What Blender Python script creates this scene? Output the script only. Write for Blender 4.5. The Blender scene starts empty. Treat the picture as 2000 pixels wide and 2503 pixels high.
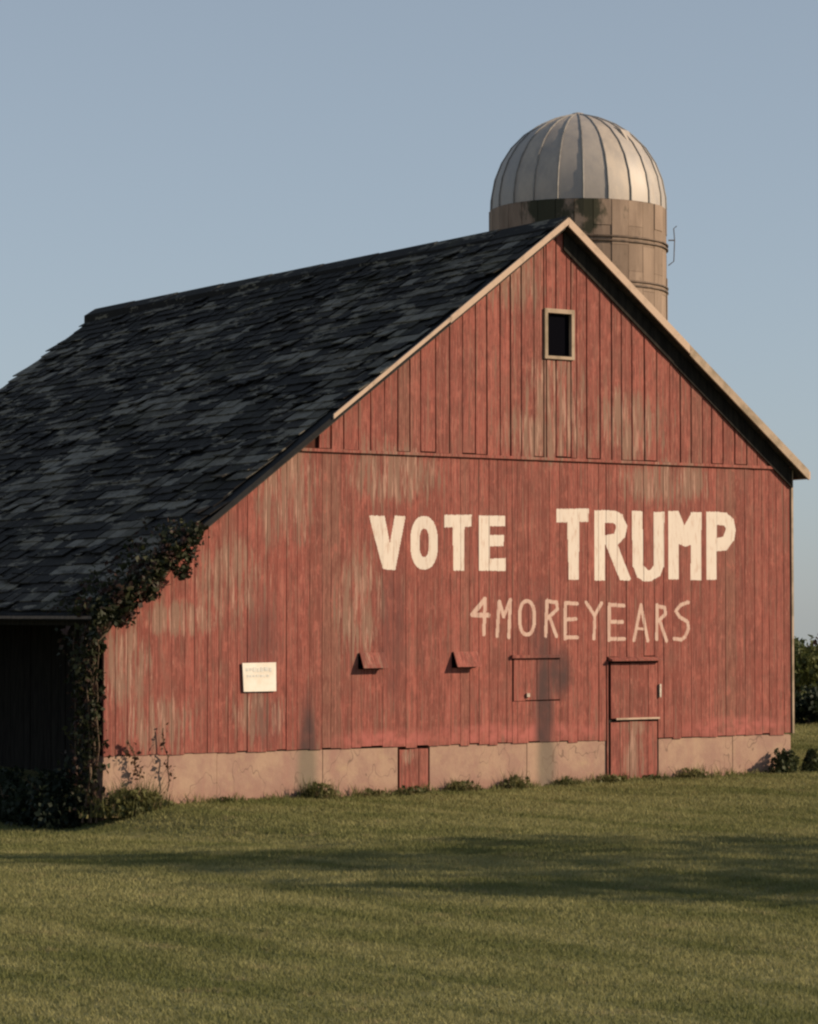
import bpy, bmesh, math, random
import numpy as np
from mathutils import Vector, Matrix, Euler

random.seed(11)
rng = np.random.default_rng(11)
scene = bpy.context.scene
C = scene.collection
R = math.radians

# ------------------------------------------------------------------ camera
EYE = 2.85
cam_d = bpy.data.cameras.new('camera')
cam = bpy.data.objects.new('camera', cam_d)
C.objects.link(cam)
cam.location = (0, 0, EYE)
cam.rotation_euler = (R(90 + 2.137), 0, 0)
cam_d.sensor_fit = 'HORIZONTAL'
cam_d.sensor_width = 36.0
cam_d.lens = 36.0 * 6580.0 / 2000.0
cam_d.clip_start = 0.5
cam_d.clip_end = 12000.0
scene.camera = cam

# ------------------------------------------------------------------ light
SUN_EL, SUN_AZ = 25.0, 99.0            # azimuth clockwise from +Y (the view direction)
world = bpy.data.worlds.new('World')
scene.world = world
world.use_nodes = True
wn = world.node_tree
for n in list(wn.nodes):
    wn.nodes.remove(n)
wo = wn.nodes.new('ShaderNodeOutputWorld')
wb = wn.nodes.new('ShaderNodeBackground')
sky = wn.nodes.new('ShaderNodeTexSky')
sky.sky_type = 'NISHITA'
sky.sun_disc = False
sky.sun_elevation = R(SUN_EL)
sky.sun_rotation = R(SUN_AZ)
sky.altitude = 200.0
sky.air_density = 1.0
sky.dust_density = 0.3
sky.ozone_density = 8.0
wb.inputs['Strength'].default_value = 0.10
sky_g = wn.nodes.new('ShaderNodeGamma'); sky_g.inputs['Gamma'].default_value = 0.6       # hazy evening: flat, pale sky
sky_h = wn.nodes.new('ShaderNodeHueSaturation'); sky_h.inputs['Hue'].default_value = 0.495; sky_h.inputs['Saturation'].default_value = 0.58; sky_h.inputs['Value'].default_value = 1.5
wn.links.new(sky.outputs[0], sky_g.inputs['Color'])
wn.links.new(sky_g.outputs[0], sky_h.inputs['Color'])
wn.links.new(sky_h.outputs[0], wb.inputs['Color'])
wn.links.new(wb.outputs[0], wo.inputs['Surface'])

sun_d = bpy.data.lights.new('sun', 'SUN')
sun_d.energy = 4.2
sun_d.angle = R(0.53)
sun_d.color = (1.0, 0.80, 0.57)
sun = bpy.data.objects.new('sun', sun_d)
C.objects.link(sun)
SD = Vector((math.sin(R(SUN_AZ)) * math.cos(R(SUN_EL)), math.cos(R(SUN_AZ)) * math.cos(R(SUN_EL)), math.sin(R(SUN_EL))))
sun.rotation_euler = SD.to_track_quat('Z', 'Y').to_euler()
sun.location = SD * 60

vs = scene.view_settings
scene.display_settings.display_device = 'sRGB'
vs.view_transform = 'Standard'
vs.look = 'None'
vs.exposure = 0.4
vs.gamma = 1.0
vs.use_curve_mapping = False
scene.cycles.filter_width = 2.3
scene.cycles.use_denoising = True

# ------------------------------------------------------------------ node helpers
def new_mat(name):
    m = bpy.data.materials.new(name)
    m.use_nodes = True
    nt = m.node_tree
    for n in list(nt.nodes):
        nt.nodes.remove(n)
    out = nt.nodes.new('ShaderNodeOutputMaterial')
    b = nt.nodes.new('ShaderNodeBsdfPrincipled')
    nt.links.new(b.outputs[0], out.inputs['Surface'])
    return m, nt, b

class NT:
    """small wrapper to write node graphs compactly"""
    def __init__(s, nt): s.nt = nt
    def n(s, t): return s.nt.nodes.new(t)
    def put(s, sock, v):
        if isinstance(v, bpy.types.NodeSocket): s.nt.links.new(v, sock)
        elif isinstance(v, (tuple, list)) and len(v) == 3 and sock.type == 'RGBA': sock.default_value = (*v, 1)
        else: sock.default_value = v
    def math(s, op, a, b=0.0, clamp=False):
        n = s.n('ShaderNodeMath'); n.operation = op; n.use_clamp = clamp
        s.put(n.inputs[0], a); s.put(n.inputs[1], b); return n.outputs[0]
    def vmath(s, op, a, b=None):
        n = s.n('ShaderNodeVectorMath'); n.operation = op
        s.put(n.inputs[0], a)
        if b is not None: s.put(n.inputs[1], b)
        return n.outputs['Value'] if op in ('LENGTH', 'DOT_PRODUCT', 'DISTANCE') else n.outputs[0]
    def coord(s, kind='Object'):
        return s.n('ShaderNodeTexCoord').outputs[kind]
    def pos(s): return s.n('ShaderNodeNewGeometry').outputs['Position']
    def noise(s, vec, scale, stretch=(1, 1, 1), detail=3.0, rough=0.55, off=(0, 0, 0)):
        m = s.n('ShaderNodeMapping'); s.put(m.inputs['Vector'], vec)
        m.inputs['Scale'].default_value = stretch; m.inputs['Location'].default_value = off
        t = s.n('ShaderNodeTexNoise'); s.nt.links.new(m.outputs[0], t.inputs['Vector'])
        t.inputs['Scale'].default_value = scale; t.inputs['Detail'].default_value = detail
        t.inputs['Roughness'].default_value = rough
        return t.outputs['Fac']
    def ramp(s, v, lo, hi, a=0.0, b=1.0):
        n = s.n('ShaderNodeMapRange'); n.interpolation_type = 'SMOOTHSTEP'
        s.put(n.inputs['Value'], v)
        n.inputs['From Min'].default_value = lo; n.inputs['From Max'].default_value = hi
        n.inputs['To Min'].default_value = a; n.inputs['To Max'].default_value = b
        return n.outputs['Result']
    def mix(s, f, a, b, mode='MIX'):
        n = s.n('ShaderNodeMix'); n.data_type = 'RGBA'; n.blend_type = mode
        s.put(n.inputs['Factor'], f); s.put(n.inputs['A'], a) if False else None
        s.put(n.inputs[6], a); s.put(n.inputs[7], b)
        return n.outputs[2]
    def blob(s, vec, c, r, lo=1.0, hi=0.3):
        """1 inside an ellipsoid round c with radii r, soft edge"""
        d = s.vmath('SUBTRACT', vec, c)
        d = s.vmath('DIVIDE', d, r)
        return s.ramp(s.vmath('LENGTH', d), hi, lo, 1.0, 0.0)
    def rnd(s): return s.n('ShaderNodeObjectInfo').outputs['Random']
    def bump(s, h, strength, dist, bsdf):
        n = s.n('ShaderNodeBump'); s.put(n.inputs['Height'], h)
        n.inputs['Strength'].default_value = strength; n.inputs['Distance'].default_value = dist
        s.nt.links.new(n.outputs[0], bsdf.inputs['Normal'])
    def val(s, col, f):
        n = s.n('ShaderNodeVectorMath'); n.operation = 'SCALE'
        s.put(n.inputs[0], col); s.put(n.inputs['Scale'], f); return n.outputs[0]

def add_all(k, masks):
    m = masks[0]
    for x in masks[1:]:
        m = k.math('MAXIMUM', m, x)
    return m

# ------------------------------------------------------------------ mesh helpers
def tag(o, label=None, cat=None, group=None, kind=None):
    if label: o['label'] = label
    if cat: o['category'] = cat
    if group: o['group'] = group
    if kind: o['kind'] = kind
    return o

def empty(name, loc=(0, 0, 0), rz=0.0, label=None, cat=None, group=None):
    o = bpy.data.objects.new(name, None)
    o.empty_display_size = 0.3
    C.objects.link(o)
    o.location = loc; o.rotation_euler = (0, 0, rz)
    return tag(o, label, cat, group)

def link_mesh(name, me, mats, parent=None, smooth=False):
    if not isinstance(mats, (list, tuple)): mats = [mats]
    if not me.materials:
        for m in mats: me.materials.append(m)
    o = bpy.data.objects.new(name, me)
    C.objects.link(o)
    if parent: o.parent = parent
    if smooth:
        for p in me.polygons: p.use_smooth = True
    return o

def py_mesh(name, verts, faces, mats, parent=None, smooth=False):
    me = bpy.data.meshes.new(name)
    me.from_pydata([tuple(v) for v in verts], [], faces)
    me.update()
    return link_mesh(name, me, mats, parent, smooth)

class MB:
    """collects solids and links them as one mesh object"""
    def __init__(s): s.v = []; s.f = []; s.mi = []
    def hexa(s, p, mi=0):
        """p: 8 points, bottom ring 0-3 then top ring 4-7 (counter-clockwise seen from the top)"""
        b = len(s.v); s.v += [tuple(q) for q in p]
        for f in ((3, 2, 1, 0), (4, 5, 6, 7), (0, 1, 5, 4), (1, 2, 6, 5), (2, 3, 7, 6), (3, 0, 4, 7)):
            s.f.append(tuple(b + i for i in f)); s.mi.append(mi)
    def box(s, x0, x1, y0, y1, z0, z1, mi=0):
        s.hexa([(x0, y0, z0), (x1, y0, z0), (x1, y1, z0), (x0, y1, z0), (x0, y0, z1), (x1, y0, z1), (x1, y1, z1), (x0, y1, z1)], mi)
    def prism(s, poly, y0, y1, mi=0):
        """polygon in the x-z plane (counter-clockwise seen from -y) extruded from y0 to y1"""
        b = len(s.v); n = len(poly)
        s.v += [(x, y0, z) for x, z in poly] + [(x, y1, z) for x, z in poly]
        s.f.append(tuple(b + i for i in range(n))); s.mi.append(mi)
        s.f.append(tuple(b + n + i for i in range(n - 1, -1, -1))); s.mi.append(mi)
        for i in range(n):
            j = (i + 1) % n
            s.f.append((b + j, b + i, b + n + i, b + n + j)); s.mi.append(mi)
    def tube(s, pts, rad, n=6, mi=0):
        pts = [Vector(p) for p in pts]
        rads = rad if isinstance(rad, (list, tuple)) else [rad] * len(pts)
        b = len(s.v)
        for i, p in enumerate(pts):
            t = (pts[min(i + 1, len(pts) - 1)] - pts[max(i - 1, 0)]).normalized()
            a = t.orthogonal().normalized() if abs(t.z) < 0.9 else Vector((1, 0, 0)).cross(t).normalized()
            if i and a.dot(last) < 0: a = -a
            last = a
            c = t.cross(a)
            for k in range(n):
                w = 2 * math.pi * k / n
                s.v.append(tuple(p + (a * math.cos(w) + c * math.sin(w)) * rads[i]))
        for i in range(len(pts) - 1):
            for k in range(n):
                q = (k + 1) % n
                s.f.append((b + i * n + k, b + i * n + q, b + (i + 1) * n + q, b + (i + 1) * n + k)); s.mi.append(mi)
        s.f.append(tuple(b + k for k in range(n - 1, -1, -1))); s.mi.append(mi)
        e = b + (len(pts) - 1) * n
        s.f.append(tuple(e + k for k in range(n))); s.mi.append(mi)
    def build(s, name, mats, parent=None, smooth=False):
        me = bpy.data.meshes.new(name)
        me.from_pydata(s.v, [], s.f); me.update()
        o = link_mesh(name, me, mats, parent, smooth)
        me.polygons.foreach_set('material_index', s.mi)
        return o

def leaf_mesh(name, centres, size, mats, parent=None, up=0.2, jit=0.4):
    """many small folded leaves as one mesh; centres (n,3) array"""
    n = len(centres)
    d = rng.normal(size=(n, 3)); d[:, 2] += up
    d /= np.linalg.norm(d, axis=1)[:, None]
    e = rng.normal(size=(n, 3)); e -= (e * d).sum(1)[:, None] * d
    e /= np.linalg.norm(e, axis=1)[:, None]
    nn = np.cross(d, e)
    L = size * (1 + jit * rng.normal(size=n).clip(-1.5, 1.5))[:, None]
    W = L * 0.38
    v = np.empty((n, 4, 3))
    v[:, 0] = centres - d * L * 0.5
    v[:, 1] = centres + e * W + nn * L * 0.10
    v[:, 2] = centres + d * L * 0.5
    v[:, 3] = centres - e * W + nn * L * 0.10
    me = bpy.data.meshes.new(name)
    me.vertices.add(n * 4); me.vertices.foreach_set('co', v.ravel())
    idx = np.arange(n)[:, None] * 4
    tri = np.concatenate([idx + [0, 1, 2], idx + [0, 2, 3]], axis=1).ravel()
    me.loops.add(n * 6); me.loops.foreach_set('vertex_index', tri.astype(np.int32))
    me.polygons.add(n * 2)
    me.polygons.foreach_set('loop_start', np.arange(0, n * 6, 3, dtype=np.int32))
    me.polygons.foreach_set('loop_total', np.full(n * 2, 3, dtype=np.int32))
    me.update(calc_edges=True)
    return link_mesh(name, me, mats, parent)

# ------------------------------------------------------------------ materials
def make_board_mat():
    m, nt, b = new_mat('barn_red_paint')
    k = NT(nt); p = k.coord('Object'); r = k.rnd()
    base = k.mix(k.noise(p, 1.0, (2.2, 1, 0.45), 4), (0.240, 0.063, 0.047), (0.312, 0.096, 0.074))
    base = k.mix(k.ramp(r, 0.0, 1.0), base, k.val(base, 0.74))
    base = k.mix(k.ramp(k.math('FRACT', k.math('MULTIPLY', r, 7.31)), 0.80, 0.95, 0, 0.65), base, (0.21, 0.105, 0.075))
    # fine vertical grain
    g = k.noise(p, 1.0, (42, 8, 1.1), 4, 0.65)
    base = k.mix(k.ramp(g, 0.50, 0.64, 0, 0.75), base, (0.120, 0.042, 0.034))
    base = k.mix(k.ramp(g, 0.48, 0.34, 0, 0.65), base, (0.40, 0.145, 0.115))
    mo = k.noise(p, 1.0, (7, 4, 3.2), 5, 0.7, (2, 6, 1))
    base = k.mix(k.ramp(mo, 0.50, 0.64, 0, 0.7), base, (0.160, 0.052, 0.040))
    base = k.mix(k.ramp(mo, 0.47, 0.34, 0, 0.6), base, (0.390, 0.125, 0.095))
    fl = k.noise(p, 1.0, (70, 9, 5.5), 3, 0.7, (1, 1, 1))
    base = k.mix(k.ramp(fl, 0.55, 0.68, 0, 0.7), base, (0.38, 0.17, 0.13))
    base = k.mix(k.ramp(fl, 0.44, 0.32, 0, 0.7), base, (0.115, 0.042, 0.034))
    st3 = k.noise(p, 1.0, (24, 6, 0.55), 4, 0.7, (3, 2, 8))
    base = k.mix(k.ramp(st3, 0.53, 0.66, 0, 0.75), base, (0.215, 0.115, 0.085))
    base = k.mix(k.ramp(st3, 0.43, 0.33, 0, 0.6), base, (0.150, 0.046, 0.040))
    # faded patches
    f = k.noise(p, 1.0, (1.6, 1, 0.8), 4, 0.6, (5, 0, 2))
    base = k.mix(k.ramp(f, 0.52, 0.72, 0, 0.55), base, (0.20, 0.088, 0.066))
    # bare weathered wood, strongest in certain places
    reg = add_all(k, [k.blob(p, c, rr) for c, rr in (
        ((0.35, 0, 2.05), (0.8, 1, 0.9)), ((1.3, 0, 2.75), (1.3, 1, 0.40)), ((0.35, 0, 2.3), (0.5, 1, 0.6)), ((2.1, 0, 3.3), (1.0, 1, 1.1)),
        ((3.1, 0, 4.7), (0.9, 1, 1.4)), ((7.9, 0, 5.7), (1.5, 1, 0.75)), ((8.2, 0, 6.4), (0.9, 1, 1.4)),
        ((9.7, 0, 5.9), (1.1, 1, 1.0)), ((10.4, 0, 5.0), (1.7, 1, 0.6)), ((4.4, 0, 3.0), (0.7, 1, 1.5)),
        ((5.0, 0, 5.0), (1.4, 1, 0.8)), ((0.9, 0, 1.2), (0.9, 1, 0.7)), ((7.2, 0, 8.3), (1.2, 1, 0.9)), ((2.6, 0, 1.3), (0.7, 1, 0.6)), ((5.32, 0, 0.62), (0.25, 1, 0.22)), ((9.75, 0, 0.45), (0.35, 1, 0.75)), ((9.8, 0, 0.95), (0.4, 1, 0.25)))])
    s = k.noise(p, 1.0, (13, 4, 0.85), 9, 0.70, (1, 3, 7))
    wear = k.math('ADD', s, k.math('MULTIPLY', reg, 0.17))
    base = k.mix(k.ramp(wear, 0.60, 0.70, 0, 0.75), base, (0.235, 0.150, 0.110))
    s2 = k.noise(p, 1.0, (17, 4, 1.1), 9, 0.72, (9, 1, 4))
    base = k.mix(k.ramp(k.math('ADD', s2, k.math('MULTIPLY', reg, 0.12)), 0.63, 0.72, 0, 0.72), base, (0.44, 0.26, 0.20))
    # pink splash along the feet of the boards
    foot = add_all(k, [k.blob(p, c, rr) for c, rr in (((4.9, 0, 0.86), (1.3, 1, 0.25)), ((7.3, 0, 0.92), (2.6, 1, 0.22)), ((12.0, 0, 0.9), (1.6, 1, 0.25)))])
    base = k.mix(k.math('MULTIPLY', foot, k.ramp(k.noise(p, 5.0), 0.35, 0.65, 0.1, 0.8)), base, (0.42, 0.130, 0.110))
    # dark upright strips and patches on the wall
    wob = k.noise(p, 2.5, (1, 1, 1), 3)
    st = add_all(k, [k.blob(p, c, rr) for c, rr in (((7.93, 0, 1.2), (0.27, 1, 1.9)), ((8.22, 0, 1.86), (0.36, 1, 0.56)),
                     ((3.47, 0, 0.8), (0.22, 1, 1.1)))])
    st2 = add_all(k, [k.blob(p, c, rr) for c, rr in (((7.85, 0, 2.6), (0.4, 1, 1.0)), ((2.62, 0, 2.3), (0.5, 1, 1.2)), ((2.75, 0, 1.2), (0.4, 1, 0.6)), ((5.0, 0, 2.6), (0.35, 1, 1.6)))])
    base = k.mix(k.math('MULTIPLY', st2, k.ramp(s, 0.35, 0.6, 0.1, 0.6)), base, (0.110, 0.046, 0.042))
    base = k.mix(k.math('MULTIPLY', st, k.ramp(wob, 0.25, 0.65, 0.62, 0.97)), base, (0.070, 0.040, 0.038))
    b.inputs['Roughness'].default_value = 0.85
    b.inputs['Specular IOR Level'].default_value = 0.25
    nt.links.new(base, b.inputs['Base Color'])
    k.bump(g, 0.5, 0.004, b)
    return m

def make_simple(name, c1, c2, scale=6.0, stretch=(1, 1, 1), rough=0.8, bump=0.3, dist=0.01, spec=0.3, metal=0.0, lo=0.35, hi=0.65, space='Position'):
    m, nt, b = new_mat(name)
    k = NT(nt); p = k.pos() if space == 'Position' else k.coord('Object')
    n1 = k.noise(p, scale, stretch, 4, 0.6)
    col = k.mix(k.ramp(n1, lo, hi), c1, c2)
    nt.links.new(col, b.inputs['Base Color'])
    b.inputs['Roughness'].default_value = rough
    b.inputs['Metallic'].default_value = metal
    b.inputs['Specular IOR Level'].default_value = spec
    if bump: k.bump(n1, bump, dist, b)
    return m

def make_concrete():
    m, nt, b = new_mat('pinkish_concrete')
    k = NT(nt); p = k.coord('Object')
    n1 = k.noise(p, 1.0, (2.4, 1, 1.9), 5, 0.65)
    col = k.mix(k.ramp(n1, 0.36, 0.64), (0.325, 0.198, 0.156), (0.405, 0.270, 0.195))
    col = k.mix(k.ramp(k.noise(p, 1.0, (5, 1, 0.5), 4, 0.6, (3, 0, 0)), 0.5, 0.75, 0, 0.5), col, (0.34, 0.185, 0.150))
    col = k.mix(k.ramp(k.noise(p, 1.0, (2.0, 1, 3), 5, 0.6, (7, 0, 5)), 0.55, 0.75, 0, 0.6), col, (0.42, 0.30, 0.19))
    sep = k.n('ShaderNodeSeparateXYZ'); nt.links.new(p, sep.inputs[0])
    damp = k.ramp(k.math('ADD', sep.outputs['Z'], k.math('MULTIPLY', k.noise(p, 3.0), 0.35)), 0.50, 0.16)
    col = k.mix(k.math('MULTIPLY', damp, 0.6), col, (0.29, 0.155, 0.125))
    st = add_all(k, [k.blob(p, c, rr) for c, rr in (((7.98, 0, 0.4), (0.27, 1, 1.2)), ((3.47, 0, 0.4), (0.26, 1, 1.2)))])
    col = k.mix(k.math('MULTIPLY', st, 0.75), col, (0.150, 0.132, 0.100))
    cr = k.math('ABSOLUTE', k.math('SUBTRACT', k.noise(p, 1.0, (1.3, 1, 0.8), 3, 0.6, (2, 0, 3)), 0.5))
    col = k.mix(k.ramp(cr, 0.006, 0.001, 0, 0.6), col, (0.13, 0.085, 0.065))
    gr = k.noise(p, 40.0, (1, 1, 1), 3, 0.7)
    col = k.mix(k.ramp(gr, 0.4, 0.8, 0, 0.25), col, (0.24, 0.16, 0.12))
    nt.links.new(col, b.inputs['Base Color'])
    b.inputs['Roughness'].default_value = 0.92
    b.inputs['Specular IOR Level'].default_value = 0.2
    k.bump(k.noise(p, 14.0, (1, 1, 1), 5, 0.7), 0.5, 0.01, b)
    return m

def make_shingle(name, c1, c2):
    m, nt, b = new_mat(name)
    k = NT(nt); p = k.pos()
    n1 = k.noise(p, 9.0, (1, 1, 1), 4, 0.65)
    col = k.mix(k.ramp(n1, 0.35, 0.7), c1, c2)
    rot = k.n('ShaderNodeMapping'); nt.links.new(p, rot.inputs['Vector']); rot.inputs['Rotation'].default_value = (0, 0, -R(33.3))
    w1 = k.noise(rot.outputs[0], 1.0, (3.6, 1.1, 3.6), 5, 0.7)          # weathering drawn out along the courses
    col = k.mix(k.ramp(w1, 0.545, 0.60, 0, 0.80), col, (0.175, 0.155, 0.120))
    col = k.mix(k.ramp(w1, 0.44, 0.36, 0, 0.6), col, (0.0085, 0.0070, 0.0062))
    col = k.mix(k.ramp(k.noise(p, 0.9, (1, 1, 1), 4, 0.6), 0.54, 0.70, 0, 0.4), col, (0.050, 0.046, 0.026))
    nt.links.new(col, b.inputs['Base Color'])
    b.inputs['Roughness'].default_value = 0.9
    b.inputs['Specular IOR Level'].default_value = 0.25
    k.bump(n1, 0.6, 0.01, b)
    return m

def make_leaf(name, c1, c2, c3=None, f3=0.0, scale=2.2):
    m, nt, b = new_mat(name)
    k = NT(nt); p = k.pos()
    col = k.mix(k.ramp(k.noise(p, scale, (1, 1, 1), 3), 0.35, 0.65), c1, c2)
    col = k.mix(k.ramp(k.noise(p, 17.0, (1, 1, 1), 1), 0.35, 0.65, 0.0, 0.55), col, k.val(col, 0.55))
    if c3: col = k.mix(k.ramp(k.noise(p, scale * 2.3, (1, 1, 1), 2, 0.5, (4, 4, 4)), 0.60 - 0.12 * f3, 0.72 - 0.12 * f3), col, c3)
    nt.links.new(col, b.inputs['Base Color'])
    b.inputs['Roughness'].default_value = 0.6
    b.inputs['Specular IOR Level'].default_value = 0.25
    tr = nt.nodes.new('ShaderNodeBsdfTranslucent'); nt.links.new(col, tr.inputs['Color'])
    mx = nt.nodes.new('ShaderNodeMixShader'); mx.inputs[0].default_value = 0.3
    nt.links.new(b.outputs[0], mx.inputs[1]); nt.links.new(tr.outputs[0], mx.inputs[2])
    out = [n for n in nt.nodes if n.type == 'OUTPUT_MATERIAL'][0]
    nt.links.new(mx.outputs[0], out.inputs['Surface'])
    return m

def make_grass(name, blades):
    m, nt, b = new_mat(name)
    k = NT(nt); p = k.pos()
    g1, g2 = (0.152, 0.158, 0.058), (0.285, 0.265, 0.118)
    # mowing streaks run askew of the view, patches are wider than deep
    rot = k.n('ShaderNodeMapping'); nt.links.new(p, rot.inputs['Vector']); rot.inputs['Rotation'].default_value = (0, 0, R(50))
    streak = k.noise(rot.outputs[0], 1.0, (0.10, 1.5, 0.0), 5, 0.65)
    patch = k.noise(p, 1.0, (0.16, 0.42, 0.0), 5, 0.6, (3, 8, 0))
    col = k.mix(k.ramp(k.math('ADD', k.math('MULTIPLY', streak, 0.5), k.math('MULTIPLY', patch, 0.5)), 0.41, 0.58), g1, g2)
    fine = k.noise(p, 1.0, (4.0, 7.0, 0.0), 4, 0.7)
    col = k.mix(k.ramp(fine, 0.35, 0.7, 0, 0.42), col, (0.108, 0.124, 0.042))
    dry = k.noise(p, 1.0, (1.1, 2.2, 0.0), 4, 0.7, (1, 2, 0))
    col = k.mix(k.ramp(dry, 0.57, 0.70, 0, 0.75), col, (0.30, 0.25, 0.13))
    if not blades:
        col = k.val(col, 0.85)
        k.bump(k.noise(p, 1.0, (9, 14, 1), 5, 0.75), 1.0, 0.06, b)
    else:
        col = k.mix(k.ramp(k.noise(p, 60.0, (1, 1, 0.2), 1), 0.3, 0.7, 0, 0.5), col, k.val(col, 1.2))
    nt.links.new(col, b.inputs['Base Color'])
    b.inputs['Roughness'].default_value = 0.85
    b.inputs['Specular IOR Level'].default_value = 0.15
    if blades:
        tr = nt.nodes.new('ShaderNodeBsdfTranslucent'); nt.links.new(col, tr.inputs['Color'])
        mx = nt.nodes.new('ShaderNodeMixShader'); mx.inputs[0].default_value = 0.35
        nt.links.new(b.outputs[0], mx.inputs[1]); nt.links.new(tr.outputs[0], mx.inputs[2])
        out = [n for n in nt.nodes if n.type == 'OUTPUT_MATERIAL'][0]
        nt.links.new(mx.outputs[0], out.inputs['Surface'])
    return m

def make_staves():
    m, nt, b = new_mat('silo_concrete')
    k = NT(nt); p = k.coord('Object'); r = k.rnd()
    col = k.mix(k.ramp(k.noise(p, 1.0, (3, 3, 0.8), 5, 0.65), 0.3, 0.7), (0.215, 0.155, 0.118), (0.320, 0.235, 0.180))
    col = k.mix(k.ramp(r, 0.0, 1.0, 0.0, 0.45), col, (0.15, 0.11, 0.085))
    mo = k.noise(p, 1.0, (2, 2, 1.2), 4, 0.7, (2, 5, 1))
    reg = add_all(k, [k.blob(p, c, rr) for c, rr in (((-1.0, -1.8, 12.1), (0.5, 1.2, 0.7)), ((-0.5, -2.0, 11.9), (1.5, 1.6, 1.2)))])
    col = k.mix(k.ramp(k.math('ADD', mo, k.math('MULTIPLY', reg, 0.32)), 0.62, 0.80, 0, 0.9), col, (0.030, 0.036, 0.022))
    nt.links.new(col, b.inputs['Base Color'])
    b.inputs['Roughness'].default_value = 0.92
    b.inputs['Specular IOR Level'].default_value = 0.2
    k.bump(mo, 0.4, 0.02, b)
    return m

def make_dome():
    m, nt, b = new_mat('galvanised_steel')
    k = NT(nt); p = k.coord('Object'); r = k.rnd()
    n1 = k.noise(p, 1.0, (3, 3, 1.2), 5, 0.65)
    col = k.mix(k.ramp(n1, 0.3, 0.7), (0.31, 0.268, 0.236), (0.43, 0.362, 0.300))
    col = k.mix(k.ramp(r, 0, 1, 0, 0.35), col, (0.27, 0.27, 0.28))
    col = k.mix(k.ramp(k.noise(p, 1.0, (5, 5, 1.0), 4, 0.7, (3, 3, 3)), 0.62, 0.78, 0, 0.5), col, (0.24, 0.18, 0.14))
    nt.links.new(col, b.inputs['Base Color'])
    b.inputs['Metallic'].default_value = 0.14
    nt.links.new(k.ramp(n1, 0.2, 0.8, 0.50, 0.62), b.inputs['Roughness'])
    k.bump(n1, 0.15, 0.01, b)
    return m

M_RED = make_board_mat()
M_CONC = make_concrete()
M_CREAM = make_simple('worn_cream_paint', (0.50, 0.36, 0.27), (0.33, 0.24, 0.175), 4.0, (1, 1, 1), 0.75, 0.3, 0.004, lo=0.50, hi=0.75)
M_TRIM2 = make_simple('bare_trim_wood', (0.40, 0.30, 0.22), (0.25, 0.19, 0.13), 3.0, (1, 1, 1), 0.85, 0.3, 0.004, lo=0.40, hi=0.65)
M_LETTER = make_simple('cream_lettering_paint', (0.68, 0.585, 0.505), (0.55, 0.41, 0.33), 1.0, (22, 16, 4.0), 0.8, 0.2, 0.003, lo=0.50, hi=0.72, space='Object')
M_THIN = make_simple('thin_cream_lettering_paint', (0.56, 0.39, 0.32), (0.46, 0.26, 0.21), 1.0, (22, 22, 5.0), 0.8, 0.2, 0.003, lo=0.42, hi=0.75, space='Object')
M_DARKWOOD = make_simple('dark_boards_and_shade', (0.012, 0.010, 0.009), (0.026, 0.022, 0.018), 3.0, (6, 6, 0.7), 0.9, 0.4, 0.01, 0.15)  # dark bay boards, and the shade strip under the right rake
M_BACK = make_simple('old_red_sheathing', (0.060, 0.022, 0.017), (0.090, 0.034, 0.025), 5.0, (1, 1, 1), 0.95, 0, 0.01, 0.1)
M_SOFFIT = make_simple('soffit_boards', (0.030, 0.026, 0.022), (0.060, 0.050, 0.042), 3.0, (2, 2, 2), 0.9, 0.3, 0.01, 0.2)
M_ROOFDECK = make_simple('roof_underlay', (0.012, 0.012, 0.014), (0.022, 0.022, 0.024), 2.0, (1, 1, 1), 0.95, 0.4, 0.02, 0.2)
M_SH = [make_shingle('shingle_black', (0.0095, 0.0078, 0.0068), (0.0150, 0.0125, 0.0110)),
        make_shingle('shingle_charcoal', (0.020, 0.0165, 0.0140), (0.032, 0.027, 0.022)),
        make_shingle('shingle_grey', (0.068, 0.060, 0.048), (0.102, 0.092, 0.074)),
        make_shingle('shingle_bleached', (0.125, 0.114, 0.095), (0.185, 0.170, 0.142))]
M_PANE_AND_SHADE = None
m, nt, b = new_mat('dark_glass_and_hood_shade'); b.inputs['Base Color'].default_value = (0.004, 0.004, 0.006, 1); b.inputs['Roughness'].default_value = 0.9; b.inputs['Specular IOR Level'].default_value = 0.0  # near-black glass, also the painted shade inside the vent hoods
kk = NT(nt); kk.bump(kk.noise(kk.pos(), 6.0), 0.1, 0.01, b); M_PANE_AND_SHADE = m
M_METAL = make_simple('old_pale_metal', (0.50, 0.44, 0.38), (0.34, 0.27, 0.22), 12.0, (1, 1, 1), 0.5, 0.1, 0.003, 0.5, 0.5)
M_STEEL = make_simple('dark_rusted_steel', (0.10, 0.075, 0.060), (0.17, 0.12, 0.09), 9.0, (1, 1, 1), 0.7, 0.2, 0.004, 0.4, 0.4)
M_SEAM = make_simple('weathered_seam', (0.19, 0.18, 0.17), (0.26, 0.245, 0.23), 6.0, (1, 1, 1), 0.6, 0.1, 0.005)
M_STAVE = make_staves()
M_DOME = make_dome()
M_DOORWORN = M_RED
M_GRASS = make_grass('lawn_blades', True)
M_GROUND = make_grass('lawn_soil_and_thatch', False)
M_VINE = make_leaf('vine_leaves', (0.018, 0.024, 0.012), (0.046, 0.050, 0.020), (0.058, 0.030, 0.024), 0.8)
M_WEED = make_leaf('weed_leaves', (0.070, 0.080, 0.026), (0.150, 0.145, 0.052), (0.19, 0.14, 0.075), 0.2)
M_BUSH = make_leaf('bush_leaves', (0.030, 0.044, 0.020), (0.072, 0.082, 0.032))
M_TREE = make_leaf('tree_leaves', (0.055, 0.072, 0.020), (0.120, 0.125, 0.040), scale=0.8)
M_DARKTREE = make_leaf('dark_thicket_leaves', (0.012, 0.020, 0.012), (0.030, 0.042, 0.020), scale=0.8)
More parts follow.
